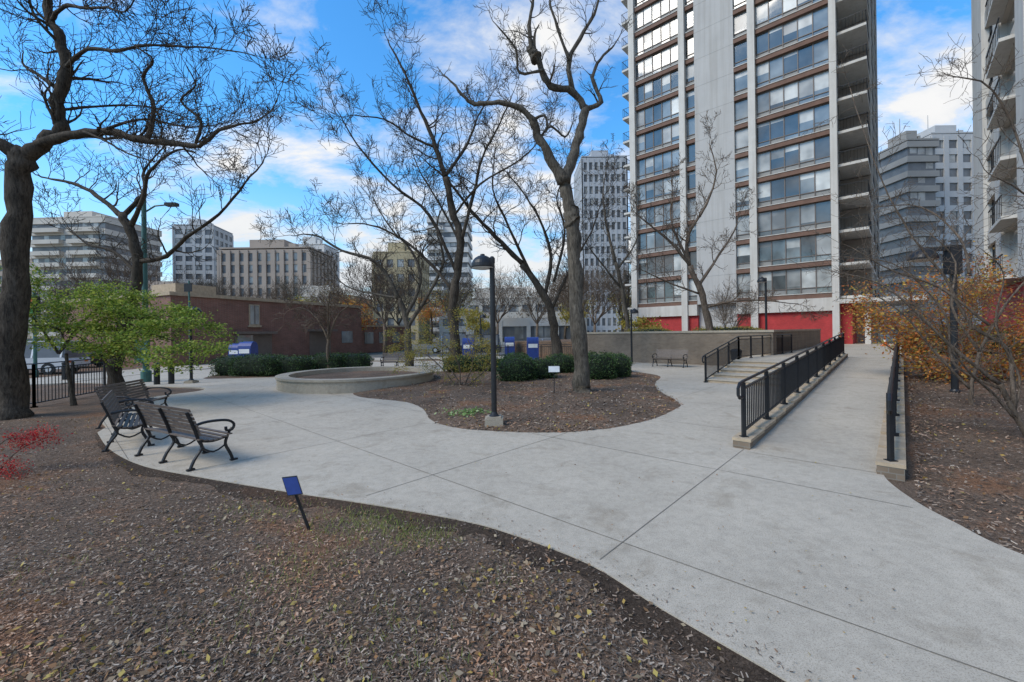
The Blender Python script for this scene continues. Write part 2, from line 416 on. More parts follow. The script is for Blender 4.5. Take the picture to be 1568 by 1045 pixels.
def railing(name,pts,h=.95,spacing=1.75,pick=.125,loop=False,tr=.026):
    mb=MB()
    for i in range(len(pts)-1):
        a=V(pts[i]);b=V(pts[i+1]);L=(b-a).length; up=V((0,0,1))
        mb.bar(a+up*h*.90,b+up*h*.90,.04,.035); mb.bar(a+up*.12,b+up*.12,.035,.03)
        mb.tube([a+up*(h+.03),b+up*(h+.03)],[tr,tr],8)
        n=max(1,round(L/spacing))
        for k in range(n+1):
            q=a.lerp(b,k/n); mb.bar(q-up*.05,q+up*(h+.01),.055,.055); mb.bar(q-up*.02,q+up*.03,.11,.11)
        n=int(L/pick)
        for k in range(1,n):
            q=a.lerp(b,k/n); mb.bar(q+up*.12,q+up*h*.89,.016,.016)
    if loop:
        a=V(pts[0]);d=(V(pts[1])-a).normalized();up=V((0,0,1))
        arc=[a+up*(h+.03),a-d*.22+up*(h+.02),a-d*.30+up*(h-.05),a-d*.30+up*(h-.16),a-d*.22+up*(h-.22),a+up*(h-.22)]
        mb.tube(arc,[tr]*6,8)
    return mb.build(name,[BLACK])
def zk(a): return pr(a)+.15
railing('ramp_railing',[S(0,.13,zk(0)),S(16.4,.13,zk(16.4))],.92,1.65,loop=True)
railing('ramp_railing',[S(-.2,-1.71,zk(-.2)),S(16.4,-1.71,zk(16.4))],.92,1.65,loop=True)
railing('stair_railing',[S(8.8,3.62,.04),S(13.2,3.62,Z1),S(20,2.7,Z1+.02)],1.0,1.5,loop=True)
railing('plaza_railing',[S(20,-2.3,Z1),S(25,-2.3,Z1),S(25,-7,Z1)],1.0,1.5)
railing('iron_fence',[(-19.5,11.6,0),(-14.1,12.5,0),(-14.9,15.5,0)],1.25,1.9,.13,tr=.018)
railing('street_fence',[(-5,30.5,0),(4.4,30.0,0)],1.1,2.4,.14,tr=.018)

# ------------------------------------------------------------ main tower
mb=MB()
mats=[WHITE,STUC,SPAND,PANEL,FRAME,GLD,GLB,BLW,BLG,BRICKRED,BLACK,BRICK,BALW]
H=70; nf=24; FZ=4.6; fh=2.75
sbox(mb,37.15,62,2.05,20.4,.5,H,1)
def P_(s): return 2+s
cols=[(-.02,.45),(5.95,6.55),(12.35,12.95),(17.85,18.5)]
for s0,s1 in cols: sbox(mb,36.35,37.2,P_(s0),P_(s1),.4,H,0)
sbox(mb,36.62,37.16,P_(7.8),P_(11.45),4.6,H,1)
for k in range(1,nf,1):
    sbox(mb,36.612,36.63,P_(7.8),P_(11.45),FZ+k*fh,FZ+k*fh+.02,3)
bays=[(.45,5.95,5),(6.55,7.8,1),(11.45,12.35,1),(12.95,17.85,5)]
rt=random.Random(12)
def pane(s0,s1,z0,z1,m,a=36.9): mb.face([S(a,P_(s0),z0),S(a,P_(s1),z0),S(a,P_(s1),z1),S(a,P_(s0),z1)],m)
for b0,b1,n in bays:
    sbox(mb,36.8,37.16,P_(b0),P_(b1),.5,3.5,9)
    sbox(mb,36.5,37.16,P_(b0),P_(b1),3.5,4.6,0)
    for k in range(nf):
        z=FZ+k*fh
        sbox(mb,36.6,37.14,P_(b0),P_(b1),z,z+.40,2)
        sbox(mb,36.55,37.13,P_(b0),P_(b1),z+.402,z+.46,0)
        bay_style=rt.random()
        for i in range(n):
            s0=b0+(b1-b0)*i/n; s1=b0+(b1-b0)*(i+1)/n
            sbox(mb,36.82,36.9,P_(s0),P_(s0)+.07,z+.46,z+fh,4); 
            pane(s0,s1,z+.46,z+.92,3 if rt.random()<.6 else 6)
            f=rt.choice([.0,.0,.3,.5,.8,1,1,.9]) if bay_style<.6 else rt.choice([0,0,0,.2,.6])
            zt=z+fh; zb=z+.98; zm=zt-(zt-zb)*f
            bm_=7 if rt.random()<.5 else 8
            if f>0: pane(s0,s1,zm,zt,bm_,36.9)
            if f<1: pane(s0,s1,zb,zm,5 if rt.random()<.55 else 6,36.9)
        sbox(mb,36.83,36.9,P_(b0),P_(b1),z+.92,z+.98,4)
        sbox(mb,36.81,36.9,P_(b0),P_(b1),z+fh-.06,z+fh,4)
def balc(a0,a1,p0,p1,z,outer):
    sbox(mb,a0,a1,min(p0,p1),max(p0,p1),z-.02,z+.2,0)
    zz=z+.2
    for q0,q1 in ((S(a0+.05,p0,0),S(a0+.05,p1,0)),(S(a0+.05,outer,0),S(a1,outer,0))):
        q0=q0.copy();q1=q1.copy()
        q0.z=q1.z=zz+1.0; mb.bar(q0,q1,.04,.04,10); q0.z=q1.z=zz+.1; mb.bar(q0,q1,.03,.03,10)
        L=(q1-q0).length; n=int(L/.2)
        for j in range(n+1):
            q=q0.lerp(q1,j/n); mb.bar(q,q+V((0,0,.9)),.016,.016,10)
for k in range(nf):
    z=FZ+k*fh-.1
    for a0,a1 in ((36.9,41.3),(44.5,48.5),(52,56)):
        balc(a0,a1,2.04,.05,z,.08)
        balc(a0+.4,a1,20.41,21.8,z,21.75)
    sbox(mb,37.4,41.2,1.93,2.05,z+.3,z+2.6,5)
    sbox(mb,41.05,41.3,.1,2.03,z+.2,z+2.67,12)
    if rt.random()<.6:
        q=S(38+rt.random()*1.5,.9+rt.random()*.6,z+.2); mb.lathe(q,[(.0,0),(.22,.02),(.28,.45),(.2,.45),(0,.45)],10,rt.choice([11,7,3]))
for a,p in ((41.31,.0),(48.6,.02),(56,.02)):
    sbox(mb,a,a+.4,p-.05,2.04,.5,H,0)
sbox(mb,37.16,41.3,1.2,2.0,.5,4.2,9)
sbox(mb,36.9,37.3,.02,.4,.5,4.05,0)
sbox(mb,36.2,47,-3.2,1.98,4.05,4.40,0)
sbox(mb,45.5,45.9,-3,-2.6,.5,4.05,0)
sbox(mb,37,61,3,19,H,H+3,1)
mb.build('apartment_tower',mats)

# ------------------------------------------------------------ generic buildings
def block(name,x,y,ang,W,Dp,z0,floors,fh,wall,gl,band=.45,pier=3.0,pw=.5,pierout=.25,bandout=.2,roof=True,podium=0,balcony=None,win=0):
    mb=MB(); c=math.cos(R(ang)); s_=math.sin(R(ang)); ex=V((c,s_,0)); ey=V((-s_,c,0)); o=V((x,y,0))
    rb=random.Random(int(abs(x)*7+y))
    def b(x0,x1,y0,y1,za,zb,m): mb.boxv(o+ex*x0+ey*y0+V((0,0,za)),ex*(x1-x0),ey*(y1-y0),(0,0,zb-za),m)
    H=floors*fh
    b(0,W,0,Dp,z0-.5,z0+H,1)
    for k in range(floors+1):
        z=z0+k*fh; b(-bandout,W+bandout,-bandout,Dp+bandout,z-fh*band*.5,z+fh*band*.5,0)
        if balcony and k<floors:
            for (u0,u1) in balcony: b(u0*W,u1*W,-1.5,-bandout-.01,z-.15,z+.9,0)
        if k<floors:
            xx=.4
            while xx<W-1.6:
                if rb.random()<.40: b(xx,xx+1.3,-.03,-.005,z+fh*band*.5+rb.uniform(.0,.6),z+fh*(1-band*.5),2)
                xx+=1.5
    if pier:
        n=max(1,round(W/pier))
        for i in range(n+1):
            xx=W*i/n; b(xx-pw/2,xx+pw/2,-pierout,.0,z0-.5,z0+H+.3,0)
        n=max(1,round(Dp/pier))
        for i in range(n+1):
            yy=Dp*i/n; b(-pierout-.02,0,yy-pw/2,yy+pw/2,z0-.5,z0+H+.3,0); b(W,W+pierout+.02,yy-pw/2,yy+pw/2,z0-.5,z0+H+.3,0)
    if roof:
        b(-bandout-.03,W+bandout+.03,-bandout-.03,Dp+bandout+.03,z0+H+fh*.25,z0+H+1.0,0); b(W*.25,W*.65,Dp*.2,Dp*.7,z0+H+1.0,z0+H+3.4,0)
        b(W*.7,W*.78,Dp*.2,Dp*.3,z0+H+1.0,z0+H+2.4,0); mb.tube([o+ex*W*.3+ey*Dp*.4+V((0,0,z0+H+3.3)),o+ex*W*.3+ey*Dp*.4+V((0,0,z0+H+6.5))],[.08,.05],5,0)
    return mb.build(name,[wall,gl,BLG])
BEI=mat('facade_beige',(.54,.49,.42),.9,.08,.3); GRY=mat('facade_grey',(.46,.455,.44),.9,.08,.3); TNB=mat('facade_tan',(.38,.31,.25),.9,.08,.3)
WHT=mat('facade_white',(.60,.58,.54),.9,.06,.3); YEL=mat('facade_ochre',(.44,.36,.22),.9,.1,.3); DKB=mat('facade_dark',(.30,.285,.26),.9,.1,.3)
BLG2=mat('facade_bluegrey',(.44,.45,.46),.9,.06,.3); GLS=mat('glass_plain',(.13,.135,.14),.3,.3,.5)  # GLS: glass of plain dark grey colour, for far buildings and car windows
block('condo_building',-124,110,-3,20,16,0,11,2.95,BEI,GLS,.46,0,.4,.2,.3,True,0,[(.05,.45),(.55,.95)])
block('condo_building',-150,120,-3,22,16,0,8,2.95,TNB,GLS,.45,5)
block('grey_tower',-111,140,8,12,12,0,13,2.95,GRY,GLS,.4,3,.9)
block('tan_apartment_building',-68.5,100,0,21,14,0,8,2.75,TNB,GLS,.30,2.1,1.0,.45)
block('tan_apartment_building',-60,116,0,9,9,0,9,2.9,WHT,GLS,.38,2.6,1.1)
block('lowrise_building',-92,98,0,18,14,0,4,3,TNB,GLS,.45,3.5,.9)
block('ochre_building',-29,90,0,9,12,0,6,3.1,YEL,GLS,.45,2.2,.8)
block('white_condo_tower',-23.3,120,0,11,12,0,12,2.85,WHT,GLS,.5,0,.5,.2,.35,True,0,[(.0,.4)])
block('lowrise_building',-48,86,0,16,12,0,3,3,BEI,GLS,.45,3,.8)
block('grey_grid_tower',17.3,101,0,10.4,12,0,15,2.85,BLG2,GLS,.38,1.25,.5)
block('lowrise_building',-6,64,0,17,10,0,1,3.6,WHT,GLS,.35,4,.6,.25,.2,False)
block('lowrise_building',-16,96,0,30,10,0,3,3.0,BEI,GLS,.45,3,.8)
block('distant_tower',77.5,92,0,5,12,0,12,2.85,DKB,GLS,.4,0)
block('distant_tower',75,80,0,5.2,8,0,13,2.8,DKB,GLS,.40,0,.4,.2,.4)
block('distant_tower',84.5,85,0,11,10,0,14,2.85,GRY,GLS,.42,2.75,1.0,.28,.2,True)
block('lowrise_building',62,92,0,14,12,0,5,3,WHT,GLS,.45,3,.8)

# right neighbouring building
mb=MB()
o=V((33.0,30.2,0)); ea=V((-.677,-.736,0)); ep=V((.736,-.677,0))
def nb(a0,a1,p0,p1,z0,z1,m): mb.boxv(o+ea*a0+ep*p0+V((0,0,z0)),ea*(a1-a0),ep*(p1-p0),(0,0,z1-z0),m)
nb(.2,26,.35,14,.3,62,1)
nb(0,26.2,.3,14.1,.3,4.1,2)
nb(-.05,4.6,.0,14.15,4.15,62.5,0)
for j in range(4): nb(8.6+j*6.2,10.4+j*6.2,.05,.5,4.15,62.4,0)
for k in range(21):
    z=4.2+k*2.75
    nb(4.62,26.2,.15,.45,z,z+.95,3)
    nb(10.6,14.6,-.42,.14,z,z+.16,0)
    for i in range(9): nb(10.65+i*.48,10.68+i*.48,-.40,-.38,z+.16,z+1.1,4)
    nb(10.6,14.6,-.42,-.37,z+1.1,z+1.15,4)
    nb(4.62,8.58,.28,.34,z+1.9,z+1.96,4)
    for i in range(4): nb(5.4+i*.9,5.47+i*.9,.27,.345,z+.95,z+2.75,4)
mb.build('neighbouring_apartment_block',[WHITE,GLB,BRICKRED,BEI,BLACK])

# brick low-rise
mb=MB(); o=V((-23.3,29,0)); e=V((7,17,0)).normalized(); nn=V((-e.y,e.x,0))
def bb(a0,a1,p0,p1,z0,z1,m): mb.boxv(o+e*a0+nn*p0+V((0,0,z0)),e*(a1-a0),nn*(p1-p0),(0,0,z1-z0),m)
bb(0,18.4,0,14,0,4.9,0); bb(-.12,18.5,-.12,14.1,4.9,5.15,1); bb(18.4,27,.6,10,0,2.9,0); bb(18.51,27.1,.5,10.1,2.9,3.1,1)
bb(5.6,6.5,-.06,.0,2.9,4.6,1); bb(5.68,6.42,-.08,-.06,2.98,4.52,2); bb(6.02,6.08,-.1,-.08,2.98,4.52,3); bb(5.5,6.6,-.14,0,2.75,2.9,1)
bb(4.4,7.6,-.05,0,.1,2.2,3); bb(4.3,7.7,-.6,0,2.2,2.4,3); bb(4.6,5.9,-.07,-.05,.1,2.1,2)
bb(11.5,14,-.05,0,.1,2.4,3); bb(11.3,14.2,-.8,0,2.4,2.6,3)
bb(15.5,17,-.05,0,1.2,2.4,2)
bb(2,5,3,6,5.15,6.1,1)
for i in range(3): bb(19.5+i*2.4,20.9+i*2.4,.54,.6,1.0,2.3,2)
mb.build('brick_building',[BRICK,TAN,GLB,FRAME])

# streets
mb=MB(); mb.face([(-90,21.5,-.02),(-24.6,21.5,-.02),(-25.5,28,-.02),(-31,120,-.02),(-90,120,-.02)]); mb.build('side_street',[ASPH])
mb=MB(); mb.face([(-14,36,-.02),(60,36,-.02),(60,47,-.02),(-10,47,-.02)]); mb.build('back_street',[ASPH])
mb=MB()
for i in range(14):
    mb.face([(-45-.3*i,22+i*5,-.014),(-44.85-.3*i,22+i*5,-.014),(-44.95-.3*i,25+i*5,-.014),(-45.1-.3*i,25+i*5,-.014)]); mb.face([(-12+i*5,41.4,-.014),(-9+i*5,41.4,-.014),(-9+i*5,41.55,-.014),(-12+i*5,41.55,-.014)])
mb.build('road_markings',[SIGNW])
slab('sidewalk',[(-60,17),(-24,17.4),(-20.02,18.8),(-20.02,24.5),(-18,28),(-14,32),(-16,40),(-23.6,28.4),(-24.2,21.3),(-60,21.3)],.05,CONC,.12)
slab('back_sidewalk',[(-13,32.2),(40,32.2),(40,35.9),(-13,35.9)],.06,CONC,.12)

# ------------------------------------------------------------ round planter
mb=MB(); c=(-6.2,17.2,0)
mb.lathe(c,[(2.95,.0),(2.95,.42),(3.0,.425),(3.0,.50),(2.55,.50),(2.55,.30)],64,0)
mb.lathe(c,[(2.56,.32),(0,.42)],64,1)
for i in range(16):
    a=i*2*math.pi/16; d=V((math.cos(a),math.sin(a),0)); t=V((-d.y,d.x,0))
    mb.boxv(V(c)+d*2.552+t*-.005+V((0,0,.5005)),d*.45,t*.01,(0,0,.002),2)
mb.build('round_planter',[CONC2,MULCH,JOINT],fix=True)

# ------------------------------------------------------------ lamps
def lamp(x,y,h,dx,zb=.0,foot=True,arm=.2,yaw=None):
    mb=MB(); c=V((x,y,zb))
    if foot:
        mb.box(x-.19,x+.19,y-.19,y+.19,zb-.1,zb+.12,1); mb.box(x-.15,x+.15,y-.15,y+.15,zb+.121,zb+.15,1)
    mb.lathe(c,[(.11,.12),(.11,.16),(.075,.19),(.058,.24),(.055,h-.12),(.062,h-.12),(.062,h-.02),(.03,h+.02),(0,h+.02)],16,0)
    hx=x+dx*arm
    mb.tube([V((x,y,zb+h-.07)),V((x+dx*arm*.5,y,zb+h-.02)),V((hx,y,zb+h))],[.03,.028,.028],8,0)
    cc=V((hx,y,zb+h-.22))
    prof=[(.235,0),(.24,.03),(.235,.09),(.21,.15),(.165,.205),(.10,.245),(.05,.262),(.045,.29),(0,.30)]
    mb.lathe(cc,prof,28,0); mb.lathe(cc,[(.235,0),(.215,-.012),(.21,.015),(.12,-.03),(0,-.045)],28,2)
    return mb.build('street_lamp',[BLACK,CONC2,LENS],smooth=False)
lamp(-.40,8.97,3.5,-1,.10)
lamp(-13.85,18.3,3.25,1,0)
lamp(7.2,25.6,3.3,1,0); lamp(13.9,23.2,3.6,-1,1.2,False)
lamp(24.0,25.5,3.6,-1,.7,False)
lamp(-2.5,34,3.4,1,.05)
mb=MB(); x,y=11.35,10.9
mb.lathe((x,y,.3),[(.10,0),(.10,.05),(.075,.1),(.07,3.75),(0,3.76)],14,0)
mb.box(x-.72,x+.0,y-.045,y+.045,3.95,4.04,0); mb.box(x-.16,x+.14,y-.10,y+.10,3.35,4.08,0)
cc=V((x-.78,y,3.72)); mb.lathe(cc,[(.30,0),(.305,.05),(.28,.13),(.21,.22),(.11,.28),(.05,.31),(0,.32)],24,0); mb.lathe(cc,[(.30,0),(.13,-.04),(0,-.05)],24,1)
mb.build('street_lamp',[BLACK,LENS])
mb=MB(); x,y=-16.4,19
mb.lathe((x,y,0),[(.2,0),(.2,.5),(.12,.6),(.11,3),(.09,8.2),(0,8.25)],14,0)
mb.box(x-.25,x+.3,y-.3,y-.12,.9,1.9,0); mb.tube([V((x,y,7.6)),V((x+.5,y,7.9)),V((x+1.1,y,7.95))],[.035]*3,6,0)
mb.box(x+1.0,x+1.5,y-.12,y+.12,7.88,8.02,1)
mb.build('utility_pole',[POLEG,BLACK])
mb=MB(); mb.lathe((-20.5,27,0),[(.05,0),(.05,5.6),(0,5.6)],8,0); mb.box(-20.75,-20.25,26.9,26.93,4.9,5.4,1); mb.build('traffic_sign',[POLEG,BLACK])
ORG=mat('cone_orange',(.7,.13,.02),.5); AMB=mat('signal_amber',(.55,.28,.03),.4); GRN=mat('signal_green',(.03,.35,.12),.4)
mb=MB(); x,y=-25.4,22.6
mb.lathe((x,y,0),[(.13,0),(.13,.3),(.08,.4),(.07,4.6),(0,4.65)],12,0); mb.box(x-.17,x+.17,y-.16,y+.14,3.3,4.3,1)
for k,m_ in enumerate((4,3,2)):
    zc=3.5+.3*k; mb.face([(x+.11*math.cos(t),y-.165,zc+.11*math.sin(t)) for t in [2*math.pi*j/14 for j in range(14)]],m_)
    mb.box(x-.12,x+.12,y-.30,y-.161,zc+.12,zc+.135,1)
mb.build('traffic_signal',[POLEG,BLACK,ORG,AMB,GRN])
for x,y in ((-15.0,17.9),(-14.55,18.1),(-21.5,20.4)):
    mb=MB(); mb.lathe((x,y,0.0),[(.11,0),(.11,.78),(.12,.79),(.12,.86),(.09,.93),(.0,.96)],14,0); mb.build('bollard',[BLACK])

# ------------------------------------------------------------ benches
def bench(x,y,ang,L=1.83):
    mb=MB(); M=Matrix.Translation((x,y,.04))@Matrix.Rotation(ang,4,'Z')
    def T(px,py,pz): return M@V((px,py,pz))
    for ex in (.06,L/2,L-.06):
        def tb(pts,r,n=6): mb.tube([T(ex,a,b) for a,b in catmull(pts,False,3)],[r]*((len(pts)-1)*3+1),n,0)
        tb([(-.06,0),(.0,.14),(.10,.30),(.06,.42),(-.0,.62),(-.09,.86)],.024)
        tb([(.54,0),(.50,.12),(.43,.28),(.46,.40)],.024)
        tb([(.08,.40),(.25,.365),(.46,.40)],.02)
        tb([(.09,.30),(.26,.20),(.44,.28)],.014)
        mb.bar(T(ex,-.10,.012),T(ex,-.0,.012),.05,.024); mb.bar(T(ex,.50,.012),T(ex,.60,.012),.05,.024)
        if ex!=L/2:
            tb([(-.03,.63),(.12,.67),(.32,.67),(.48,.64),(.56,.57),(.53,.49),(.45,.49),(.44,.55)],.021)
            tb([(.46,.40),(.50,.48),(.53,.52)],.02)
    M3=M.to_3x3()
    for i in range(7):
        t=i/6; py=.06+t*.42; pz=.425-.05*math.sin(math.pi*t)
        mb.boxv(T(.0,py-.026,pz),M3@V((L,0,0)),M3@V((0,.052,0)),M3@V((0,0,.02)),1)
    for i in range(7):
        t=i/6; z=.49+t*.37; py=.055-.13*t**1.15
        mb.boxv(T(.0,py,z),M3@V((L,0,0)),M3@V((0,.018,0)),M3@V((0,-.016,.048)),1)
    return mb.build('park_bench',[BLACK,SLAT])
def bench2pt(l,r):
    d=V(r)-V(l); bench(l[0],l[1],math.atan2(d.y,d.x))
bench2pt((-6.28,7.15),(-4.68,6.26)); bench2pt((-8.15,8.75),(-7.0,7.35)); bench2pt((-9.45,10.95),(-8.95,9.2))
bench(-5.6,24.2,math.pi,1.8); bench(9.4,22.7,math.atan2(.677,-.736)+0,1.8)

# ------------------------------------------------------------ small items
def small_post_sign(x,y,h,w,hh,lean,name,mp,post=BLACK,zb=0,yaw=0):
    mb=MB(); t=V((x+lean*h,y,zb+h)); b=V((x,y,zb-.05)); mb.bar(b,t,.022,.022,0)
    c=t; ax=V((math.cos(yaw),math.sin(yaw),0)); up=(t-b).normalized(); nrm=ax.cross(up)
    up=(up-nrm*.25).normalized()
    mb.boxv(c-ax*w/2-nrm*.012-up*hh*.6,ax*w,nrm*.024,up*hh,1)
    mb.boxv(c-ax*w*.46+nrm*.0125-up*hh*.55,ax*w*.92,nrm*.002,up*hh*.9,2)
    mb.boxv(c-ax*w*.46-nrm*.0145-up*hh*.55,ax*w*.92,nrm*.002,up*hh*.9,2)
    mb.build(name,[post,mp[0],mp[1]])
small_post_sign(-2.13,4.42,.46,.14,.20,-.40,'garden_sign',(BLACK,BLUE),yaw=.35)
small_post_sign(1.26,12.9,.80,.36,.20,0,'plant_label_sign',(BLACK,SIGNW),zb=.1)
def mailbox(x,y,s=1.0):
    mb=MB(); w=.3*s
    for dx in (-w+.03,w-.08):
        for dy in (-w+.03,w-.08): mb.box(x+dx,x+dx+.05,y+dy,y+dy+.05,0,.2,1)
    mb.box(x-w,x+w,y-w,y+w,.15,1.0*s,0)
    pts=[(math.cos(a)*w,math.sin(a)*w) for a in [math.pi*k/10 for k in range(11)]]
    for k in range(10):
        (a,b),(c,d)=pts[k],pts[k+1]
        mb.face([(x-w,y+a,1.0*s+b),(x+w,y+a,1.0*s+b),(x+w,y+c,1.0*s+d),(x-w,y+c,1.0*s+d)])
    for sx in (-w,w): mb.face([(x+sx,y+a,1.0*s+b) for a,b in pts])
    mb.box(x-w*.8,x+w*.8,y-w-.015,y-w-.002,.75*s,.95*s,2)
    mb.build('mailbox',[BLUE,BLACK,SIGNW])
mailbox(-16.3,26.2,1.3); mailbox(-3.0,29.2,1.3); mailbox(1.4,29.0,1.3); mailbox(-17.6,27.2,1.2); mailbox(-.2,33.4,1.3)
for x,y in ((-6.3,26.2),(11.6,22.0)):
    mb=MB(); mb.lathe((x,y,.04),[(.22,0),(.26,.8),(.29,.82),(.29,.88),(.2,.95),(.1,.97),(.1,.9)],16,0); mb.build('litter_bin',[BLACK])
mb=MB(); q=S(33,-.9,Z1+.02); mb.box(q.x-.18,q.x+.18,q.y-.18,q.y+.18,q.z,q.z+.04,0); mb.lathe(q,[(.14,.04),(.1,.3)],14,0); mb.lathe(q,[(.1,.3),(.07,.48)],14,1); mb.lathe(q,[(.07,.48),(.03,.7),(0,.7)],14,0); mb.build('traffic_cone',[ORG,SIGNW])

def car(x,y,ang,paint,van=False):
    mb=MB(); M=Matrix.Translation((x,y,0))@Matrix.Rotation(ang,4,'Z'); M3=M.to_3x3()
    h=1.85 if van else 1.45
    prof=[(-2.2,.35),(-2.25,.6),(-2.2,.85),(-1.4,.95),(2.1,.95),(2.25,.8),(2.25,.4),(2.1,.3),(-2.0,.3)]
    def ext(prof,w0,w1,m,zs):
        n=len(prof); l=[M@V((a,-(w0 if b<zs else w1),b)) for a,b in prof]; r=[M@V((a,(w0 if b<zs else w1),b)) for a,b in prof]
        mb.face(l,m); mb.face(r[::-1],m)
        for i in range(n): mb.face([l[i],l[(i+1)%n],r[(i+1)%n],r[i]],m)
    ext(prof,.9,.9,0,9)
    cab=[(-1.35,.951),(-.6,h),(1.1,h),(1.75,.951)] if not van else [(-1.35,.951),(-.75,h),(2.0,h),(2.2,.951)]
    ext(cab,.86,.66,1,1.0)
    mb.boxv(M@V((cab[1][0],-.67,h)),M3@V((cab[2][0]-cab[1][0],0,0)),M3@V((0,1.34,0)),(0,0,.05),0)
    for fx in (cab[1][0]+.0,(cab[1][0]+cab[2][0])/2,cab[2][0]):
        for sy in (-1,1): mb.bar(M@V((fx,sy*.885,.95)),M@V((fx,sy*.68,h)),.10,.05,0)
    for fx in (-1.4,1.4):
        for sy in (-.82,.82):
            c=[M@V((fx+.33*math.cos(t),sy,.33+.33*math.sin(t))) for t in [2*math.pi*k/16 for k in range(16)]]
            c2=[M@V((fx+.33*math.cos(t),sy*1.13,.33+.33*math.sin(t))) for t in [2*math.pi*k/16 for k in range(16)]]
            mb.face(c2,2); 
            for k in range(16): mb.face([c[k],c[(k+1)%16],c2[(k+1)%16],c2[k]],2)
            mb.face([M@V((fx+.18*math.cos(t),sy*1.135,.33+.18*math.sin(t))) for t in [2*math.pi*k/12 for k in range(12)]],3)
    for sx,mm in ((-2.262,3),(2.262,4)):
        for sy in (-.7,.45): mb.boxv(M@V((sx-.01,sy,.65)),M3@V((.02,0,0)),M3@V((0,.25,0)),(0,0,.13),mm)
    mb.build('parked_car',[paint,GLS,BLACK,LENS,ORG],fix=True)
CW=mat('paint_white',(.6,.6,.6),.3,.02); CD=mat('paint_dark',(.03,.033,.04),.3,.05); CS=mat('paint_silver',(.30,.31,.33),.3,.04,metal=.5); CR=mat('paint_red',(.3,.03,.03),.3,.05)
car(-27.8,24.6,.2,CW,True); car(-31,29.5,.1,CD); car(-33.5,36,1.5,CS); car(-28.7,44,1.6,CW); car(-38,33,.1,CR); car(-36,24,.1,CS,True)
car(-3.2,37.6,0,CD,True); car(2.4,37.6,0,CS); car(7.8,37.6,0,CD); car(13.2,37.6,0,CD,True); car(-6.5,44.5,0,CS,True); car(36,60,.9,CS)

# ------------------------------------------------------------ trees
def rdir(rg):
    while True:
        v=V((rg.uniform(-1,1),rg.uniform(-1,1),rg.uniform(-1,1)))
        if .05<v.length<1: return v.normalized()
def grow(mb,p,d,L,r,lvl,mx,rg,tips,rmin,trop=.10,kink=.34,kids=(6,5,4)):
    n=max(3,min(8,int(L/.22)+2)); pts=[p.copy()]; rad=[r]; ds=[d.copy()]
    for i in range(n):
        d=(d+rdir(rg)*kink+V((0,0,trop))).normalized(); p=p+d*(L/n); pts.append(p.copy()); ds.append(d.copy())
        rad.append(max(rmin,r*(1-.82*(i+1)/n)))
    mb.tube(pts,rad,5 if r>.03 else 3,0,cap=False)
    tips.append(pts[-1])
    if lvl>=mx: tips.append(pts[len(pts)//2]); return
    k=kids[min(lvl,len(kids)-1)]
    for j in range(k):
        t=(j+.6+rg.uniform(-.3,.3))/k*.85+.15; i=min(n-1,int(t*n)); q=pts[i].lerp(pts[i+1],t*n-i if t*n-i<=1 else 1)
        w=rdir(rg); td=ds[i]; w=(w-td*w.dot(td)); w=w.normalized() if w.length>1e-3 else td.orthogonal().normalized()
        a=R(rg.uniform(28,68)); nd=td*math.cos(a)+w*math.sin(a)
        grow(mb,q,nd,L*rg.uniform(.42,.74)*(1.15-.35*t),max(rmin,rad[i]*.62),lvl+1,mx,rg,tips,rmin,trop,kink,kids)
def tree(name,x,y,D,bu,bv,limbs,seed,bark,z0=0,dens=1.5,cl=1.5,mx=3,rmin=.006,kids=(5,4,4),trop=.1,sides=10,build=True,mb=None,rs=1.0):
    rg=random.Random(seed); s=D/650; mb=mb or MB(); tips=[]
    for spawn,r0,r1,d0,d1,sk in limbs:
        r0*=rs; r1*=rs
        raw=[]; m=len(sk)
        for i,(u,v) in enumerate(sk):
            t=i/(m-1); raw.append(((u-bu)*s,d0+(d1-d0)*t,(bv-v)*s))
        sm=catmull(raw,False,4); k=len(sm)
        pts=[V((x+a,y+b,z0+c)) for a,b,c in sm]
        rad=[]
        for i in range(k):
            t=i/(k-1); r=r0+(r1-r0)*t
            r*=1+.10*math.sin(i*1.9+seed)+rg.uniform(-.05,.05)
            if spawn==0: r*=1+.45*math.exp(-t*k/2.2)
            rad.append(r)
            if 0<i: pts[i]+=rdir(rg)*r0*.22
        mb.tube(pts,rad,sides if r0>.1 else 7,0)
        if spawn:
            L=sum((pts[i+1]-pts[i]).length for i in range(k-1)); n=max(3,int(L*dens*spawn))
            for j in range(n):
                t=.12+.88*(j+rg.random())/n; t=min(t,.999); i=int(t*(k-1)); q=pts[i].lerp(pts[i+1],t*(k-1)-i)
                td=(pts[i+1]-pts[i]).normalized(); w=rdir(rg)+V((0,0,.35)); w=(w-td*w.dot(td)).normalized()
                a=R(rg.uniform(35,80)); nd=td*math.cos(a)+w*math.sin(a)
                grow(mb,q,nd,cl*rg.uniform(.5,1.25)*(1.1-.4*t),min(.05,max(rmin*1.5,rad[i]*.42)),1 if cl>.65 else 2,mx,rg,tips,rmin,trop,.34,kids)
            grow(mb,pts[-1],(pts[-1]-pts[-3]).normalized(),cl,rad[-1]*.9,0 if cl>1 else 1,mx,rg,tips,rmin,trop,.34,kids)
    if build: mb.build(name,[bark],smooth=True)
    return tips,mb

